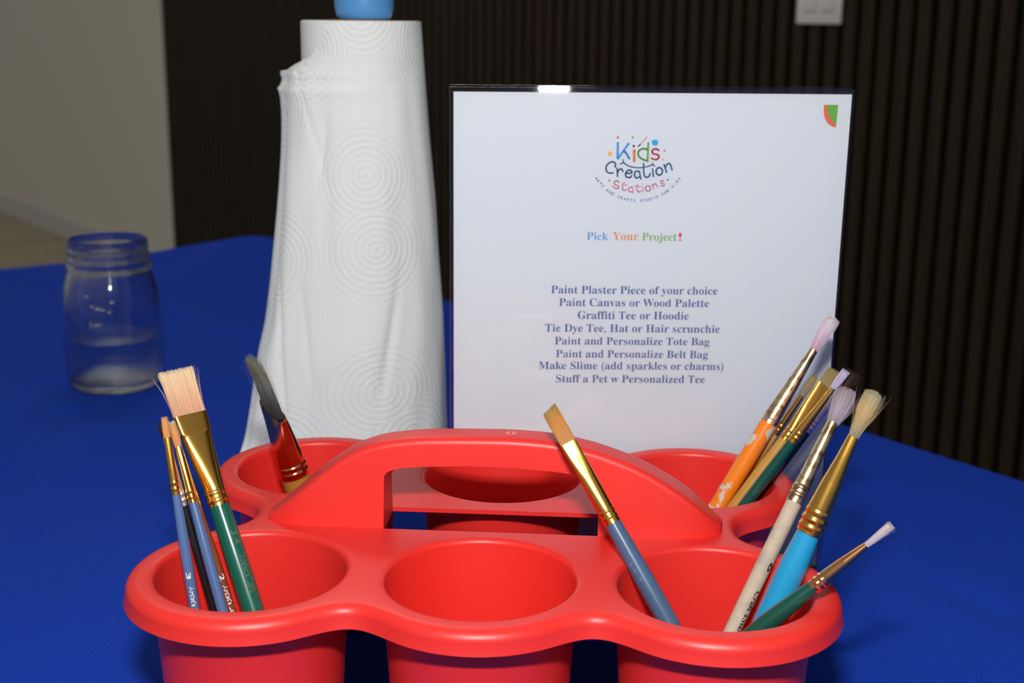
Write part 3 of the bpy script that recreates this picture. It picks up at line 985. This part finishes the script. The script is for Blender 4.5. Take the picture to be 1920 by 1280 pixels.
def brush(B, tip, label):
    B = Vector((B[0], B[1], B[2] + TZ)); tip = Vector((tip[0], tip[1], tip[2] + TZ))
    ax = (tip - B).normalized()
    view = (CAM - (B + tip) / 2).normalized()
    y = -(view - ax * view.dot(ax)).normalized()
    x = y.cross(ax)
    mw = Matrix(((x.x, y.x, ax.x, B.x), (x.y, y.y, ax.y, B.y), (x.z, y.z, ax.z, B.z), (0, 0, 0, 1)))
    o = empty('paint_brush', mw=mw)
    tag(o, label, 'paint brush', 'paint brushes in the red caddy')
    return o
def R2(s, n=1, step=.0028, h_=.00018, w_=.0009):
    return [(s + .0016 + i * step, h_, w_) for i in range(n)]
def handle_prof(L_, rf, rb, sb, re=.0012):
    """end radius, belly radius rb at sb, ferrule radius rf at L_"""
    return [(0, re), (L_ * .12, re + (rb - re) * .45), (L_ * .4, rb * .92), (sb, rb), ((sb + L_) / 2, (rb + rf) / 2 * 1.02), (L_, rf)]
AMBER = [(0, (.70, .30, .09)), (1, (.78, .37, .12))]
# --- front left cup
o = brush((-.1316, .5223, .0063), (-.1550, .5539, .1447), 'small blue brush with orange bristles, leftmost of the brushes in the front left cup')
P = handle_prof(.1095, .0018, .0024, .085); hd = handle(o, P, H_blue); lettering(hd, P, '3', .0735, .0030, -.15, L_white, .0022); lettering(hd, P, "Artist's Loft", .0672, .0150, .05, L_white, .0022)
ferrule(o, [(.1085, .0019, .0019, 2), (.113, .0019, .0019, 2), (.120, .0018, .0018, 2), (.1343, .0016, .0013, 2.4)], gold, 0, R2(.1095, 2))
hair(o, .1325, .1435, [(0, .0014, .0010), (.5, .0016, .0010), (1, .0013, .0007)], 120, AMBER, stray=4, hr=.00008, jit=.0002)
o = brush((-.1228, .5399, .0062), (-.1587, .5630, .1381), 'thin black brush with silver ferrule and dark bristles, tucked behind the leftmost blue brush')
P = handle_prof(.1009, .0016, .0020, .075); handle(o, P, H_black)
ferrule(o, [(.100, .0017, .0017, 2), (.106, .0017, .0017, 2), (.1326, .0013, .0012, 2)], silver, 0, R2(.101, 2))
hair(o, .1318, .1394, [(0, .0011, .0010), (.5, .0017, .0012), (1, .0016, .0010)], 110, [(0, (.02, .015, .012)), (1, (.03, .025, .02))], stray=12, hr=.00008, jit=.0008)
o = brush((-.1141, .5256, .0063), (-.1554, .5677, .1371), 'small blue brush with orange bristles, between the black brush and the brown brush')
P = handle_prof(.1069, .0019, .0025, .084); handle(o, P, H_blue)
ferrule(o, [(.106, .0020, .0020, 2), (.111, .0020, .0020, 2), (.118, .0019, .0019, 2), (.1322, .0017, .0014, 2.4)], gold, 0, R2(.107, 2))
hair(o, .131, .1434, [(0, .0015, .0011), (.5, .0017, .0011), (1, .0014, .0007)], 120, AMBER, stray=4, hr=.00008, jit=.0002)
o = brush((-.113, .5398, .0066), (-.1574, .5719, .1373), 'red-brown handled brush with pale bristles, beside the big green brush in the front left cup')
P = handle_prof(.0994, .0018, .0026, .072); hd = handle(o, P, H_brown); lettering(hd, P, '2', .0672, .0032, .30, L_white, .0027); lettering(hd, P, "Artist's Loft", .0618, .0155, .42, L_white, .0024)
ferrule(o, [(.0985, .0019, .0019, 2), (.104, .0019, .0019, 2), (.1295, .0016, .0014, 2.2)], gold, 0, R2(.0996, 3, .0022))
hair(o, .1285, .1410, [(0, .0014, .0011), (.5, .0018, .0012), (1, .0018, .0010)], 120, [(0, (.45, .22, .09)), (.25, (.60, .42, .28)), (1, (.72, .62, .50))], stray=4, hr=.00008, jit=.0002)
o = brush((-.0989, .5299, .0077), (-.1591, .5921, .1555), 'big dark green brush with wide flat peach bristles in the front left cup')
P = handle_prof(.1045, .0047, .0051, .075, .002); hd = handle(o, P, H_green); lettering(hd, P, '3/4', .0906, .0066, .55, L_dim, .0034); lettering(hd, P, "Artist's Loft", .0792, .0185, .55, L_dim, .0032)
ferrule(o, [(.1035, .0049, .0049, 2), (.1125, .0049, .0049, 2.0), (.1260, .0062, .0038, 2.3), (.1385, .0073, .0026, 3), (.1400, .0078, .0023, 5), (.1489, .0082, .0022, 6)], gold, .45, [(.1062, .0002, .0011), (.1098, .0002, .0010)])
hair(o, .1475, .1713, [(0, .0077, .0018), (.3, .0078, .0018), (1, .0084, .0014)], 900, [(0, (.74, .40, .26)), (.5, (.84, .50, .31)), (.65, (.88, .62, .37)), (1, (.92, .72, .46))], stray=14, hr=.00011, jit=.0005, twist=.45, pw=5)
# --- back left cup
o = brush((-.0992, .6745, .0086), (-.1354, .6596, .1457), 'large ochre brush with copper ferrule and paint-caked grey bristles in the back left cup')
P = handle_prof(.0722, .0076, .0080, .055, .004); handle(o, P, H_yel)
TWB = -1.15
ferrule(o, [(.0705, .0079, .0079, 2), (.0795, .0078, .0078, 2), (.0900, .0078, .0068, 2.1), (.1100, .0096, .0035, 2.5)], copper, TWB, [(.0735, .0005, .0013), (.0770, .0005, .0012)], cut=-.55)
hair(o, .1060, .1425, [(0, .0082, .0022), (.3, .0078, .0022), (.7, .0062, .0022), (1, .0040, .0020)], 420, [(0, (.035, .035, .05)), (.35, (.09, .08, .08)), (.55, (.14, .20, .21)), (.75, (.20, .13, .06)), (.85, (.17, .21, .16)), (1, (.22, .24, .17))], tipf=lambda u: 1 - .05 * (u + 1), stray=16, hr=.00013, jit=.0007, twist=TWB, bend=(-.0006, -.0015), pw=3)
# --- front right cup
o = brush((0.1022, 0.4991, 0.0101), (0.0166, 0.567, 0.147), 'grey-blue brush with flat amber bristles leaning left in front of the red handle')
P = handle_prof(.1162, .0037, .0045, .078, .0017); handle(o, P, H_blue2)
ferrule(o, [(.1150, .0039, .0039, 2), (.1231, .0039, .0039, 2), (.1380, .0038, .0029, 2.3), (.1490, .0038, .0017, 4), (.1562, .0039, .0015, 5)], gold, .12, [(.1181, .0002, .0008), (.1210, .0002, .0008)])
hair(o, .1551, .1752, [(0, .0036, .0012), (.6, .0036, .0012), (1, .0036, .0008)], 420, [(0, (.58, .27, .10)), (.6, (.60, .25, .06)), (.88, (.52, .24, .05)), (1, (.38, .26, .06))], tipf=lambda u: .945 + .055 * u, stray=8, hr=.0001, jit=.0002, twist=.12, pw=4)
o = brush((.0725, .5094, .007), (.1537, .5716, .1539), 'bare pale wood brush with round grey-lilac bristles in the front right cup')
P = handle_prof(.1237, .0036, .0037, .075, .002); hd = handle(o, P, H_wood); lettering(hd, P, '6', .0935, .0046, .95, L_black, .0030); lettering(hd, P, 'Craft smart', .0795, .0225, .90, L_black, .0028)
ferrule(o, [(.1225, .0040, .0040, 2), (.1300, .0038, .0038, 2), (.1350, .0034, .0034, 2), (.1635, .0026, .0026, 2)], gold_worn, 0, [(.1265, .0003, .0010), (.1300, .0003, .0010)])
hair(o, .1620, .1804, [(0, .0024, .0023), (.2, .0034, .0030), (.55, .0044, .0040), (.85, .0043, .0038), (1, .0033, .0030)], 480, [(0, (.30, .22, .30)), (.3, (.42, .34, .40)), (1, (.42, .35, .38))], stray=8, hr=.00013, jit=.0005)
o = brush((0.0918, 0.5184, 0.0101), (0.1551, 0.5338, 0.1654), 'thick cyan blue brush with gold ferrule and splayed sandy bristles in the front right cup')
P = handle_prof(.1022, .0049, .0062, .080, .002); handle(o, P, H_cyan)
ferrule(o, [(.1008, .0055, .0055, 2), (.1135, .0052, .0052, 2), (.1256, .0043, .0045, 2.2), (.1377, .0030, .0041, 2.6), (.1472, .0024, .0036, 3)], gold, .0, [(.1038, .0004, .0014), (.1073, .0005, .0014), (.1109, .0003, .0013)])
hair(o, .1458, .1685, [(0, .0021, .0028), (.3, .0027, .0028), (.7, .0040, .0027), (1, .0034, .0019)], 420, [(0, (.25, .25, .22)), (.25, (.45, .36, .20)), (.6, (.60, .40, .18)), (1, (.50, .46, .28))], tipf=lambda u: 1 - .06 * u * u, stray=18, hr=.0001, jit=.0006)
o = brush((.0699, .5031, .0368), (.1552, .4951, .12), 'short green brush with copper ferrule and whitish tip jutting out right over the caddy rim')
P = [(0, .0012), (.02, .0024), (.05, .0040), (.063, .0037), (.0792, .0029)]; handle(o, P, H_green2)
ferrule(o, [(.0780, .0031, .0031, 2), (.0860, .0030, .0030, 2), (.0950, .0025, .0025, 2), (.1062, .0013, .0013, 2)], copper, 0, [(.0808, .0003, .0009), (.0832, .0003, .0009)])
hair(o, .1055, .1195, [(0, .0011, .0011), (.5, .0014, .0014), (1, .0017, .0015)], 200, [(0, (.55, .48, .52)), (.7, (.66, .58, .60)), (1, (.72, .62, .58))], stray=2, hr=.0001, jit=.0002)
# --- back right cup
o = brush((0.078, 0.6467, 0.0084), (0.1698, 0.6696, 0.1666), 'chipped bright orange brush with lilac-white bristles, tallest in the back right cup')
P = handle_prof(.1204, .0045, .0048, .09, .002); handle(o, P, H_orange)
ferrule(o, [(.1191, .0046, .0046, 2), (.1277, .0043, .0043, 2), (.1647, .0022, .0022, 2)], gold_worn, 0, [(.1223, .00015, .0009)])
hair(o, .1636, .1844, [(0, .0021, .0021), (.5, .0033, .0029), (.85, .0040, .0034), (1, .0038, .0029)], 460, [(0, (.58, .36, .46)), (.5, (.74, .58, .70)), (1, (.80, .74, .76))], tipf=lambda u: 1 - .04 * u * u, stray=3, hr=.00013, jit=.0003)
o = brush((0.0749, 0.637, 0.0072), (0.1688, 0.6526, 0.1424), 'mustard yellow brush with slanted flat tan bristles, right beside the orange brush')
P = handle_prof(.1217, .0029, .0033, .09, .0015); handle(o, P, H_tan)
ferrule(o, [(.1204, .0030, .0030, 2), (.1275, .0029, .0029, 2), (.1415, .0038, .0019, 3), (.1557, .0042, .0014, 5)], gold, .25, R2(.1219, 2))
hair(o, .1545, .1654, [(0, .0039, .0012), (1, .0043, .0007)], 380, [(0, (.30, .30, .24)), (.3, (.38, .27, .12)), (1, (.34, .24, .09))], tipf=lambda u: 1.0 + .06 * u, stray=3, hr=.0001, jit=.0001, twist=.25, pw=5)
o = brush((0.0756, 0.6301, 0.0068), (0.1671, 0.6266, 0.1492), 'dark green brush with gold ferrule and lilac edge-on bristles in the back right cup')
P = handle_prof(.1253, .0025, .0030, .097, .0015); handle(o, P, H_green2)
ferrule(o, [(.1241, .0028, .0028, 2), (.1305, .0027, .0027, 2), (.1444, .0020, .0034, 2.6), (.1587, .0014, .0038, 4)], gold, .0, R2(.1256, 2))
hair(o, .1577, .1693, [(0, .0013, .0031), (.3, .0019, .0026), (1, .0021, .0022)], 240, [(0, (.52, .46, .66)), (1, (.60, .54, .72))], stray=2, hr=.00012, jit=.0001, pw=4)
o = brush((0.0932, 0.6625, 0.007), (0.1719, 0.6311, 0.1474), 'blackish green brush with silver ferrule and dark brown tip, rightmost in the back right cup')
P = handle_prof(.1253, .0020, .0023, .095, .0012); handle(o, P, H_dkgreen)
ferrule(o, [(.1243, .0021, .0021, 2), (.1307, .0020, .0020, 2), (.1537, .0016, .0016, 2)], silver, 0, R2(.1256, 3, .0025))
hair(o, .1528, .1640, [(0, .0016, .0016), (.5, .0031, .0027), (1, .0037, .0031)], 150, [(0, (.12, .06, .03)), (1, (.05, .03, .015))], stray=14, hr=.0001, jit=.0008)
o = brush((0.0886, 0.6764, 0.0067), (0.161, 0.6632, 0.1365), 'thin gold-ferruled brush with small tan tip, half hidden behind the mustard brush')
P = handle_prof(.1115, .0018, .0021, .08, .0012); handle(o, P, H_tan)
ferrule(o, [(.1104, .0019, .0019, 2), (.1160, .0019, .0019, 2), (.1362, .0013, .0013, 2)], gold, 0, R2(.1117, 2))
hair(o, .1354, .1492, [(0, .0012, .0012), (.5, .0022, .0015), (1, .0014, .0010)], 160, [(0, (.30, .32, .26)), (.4, (.36, .30, .16)), (1, (.42, .30, .12))], stray=2, hr=.0001, jit=.0002)
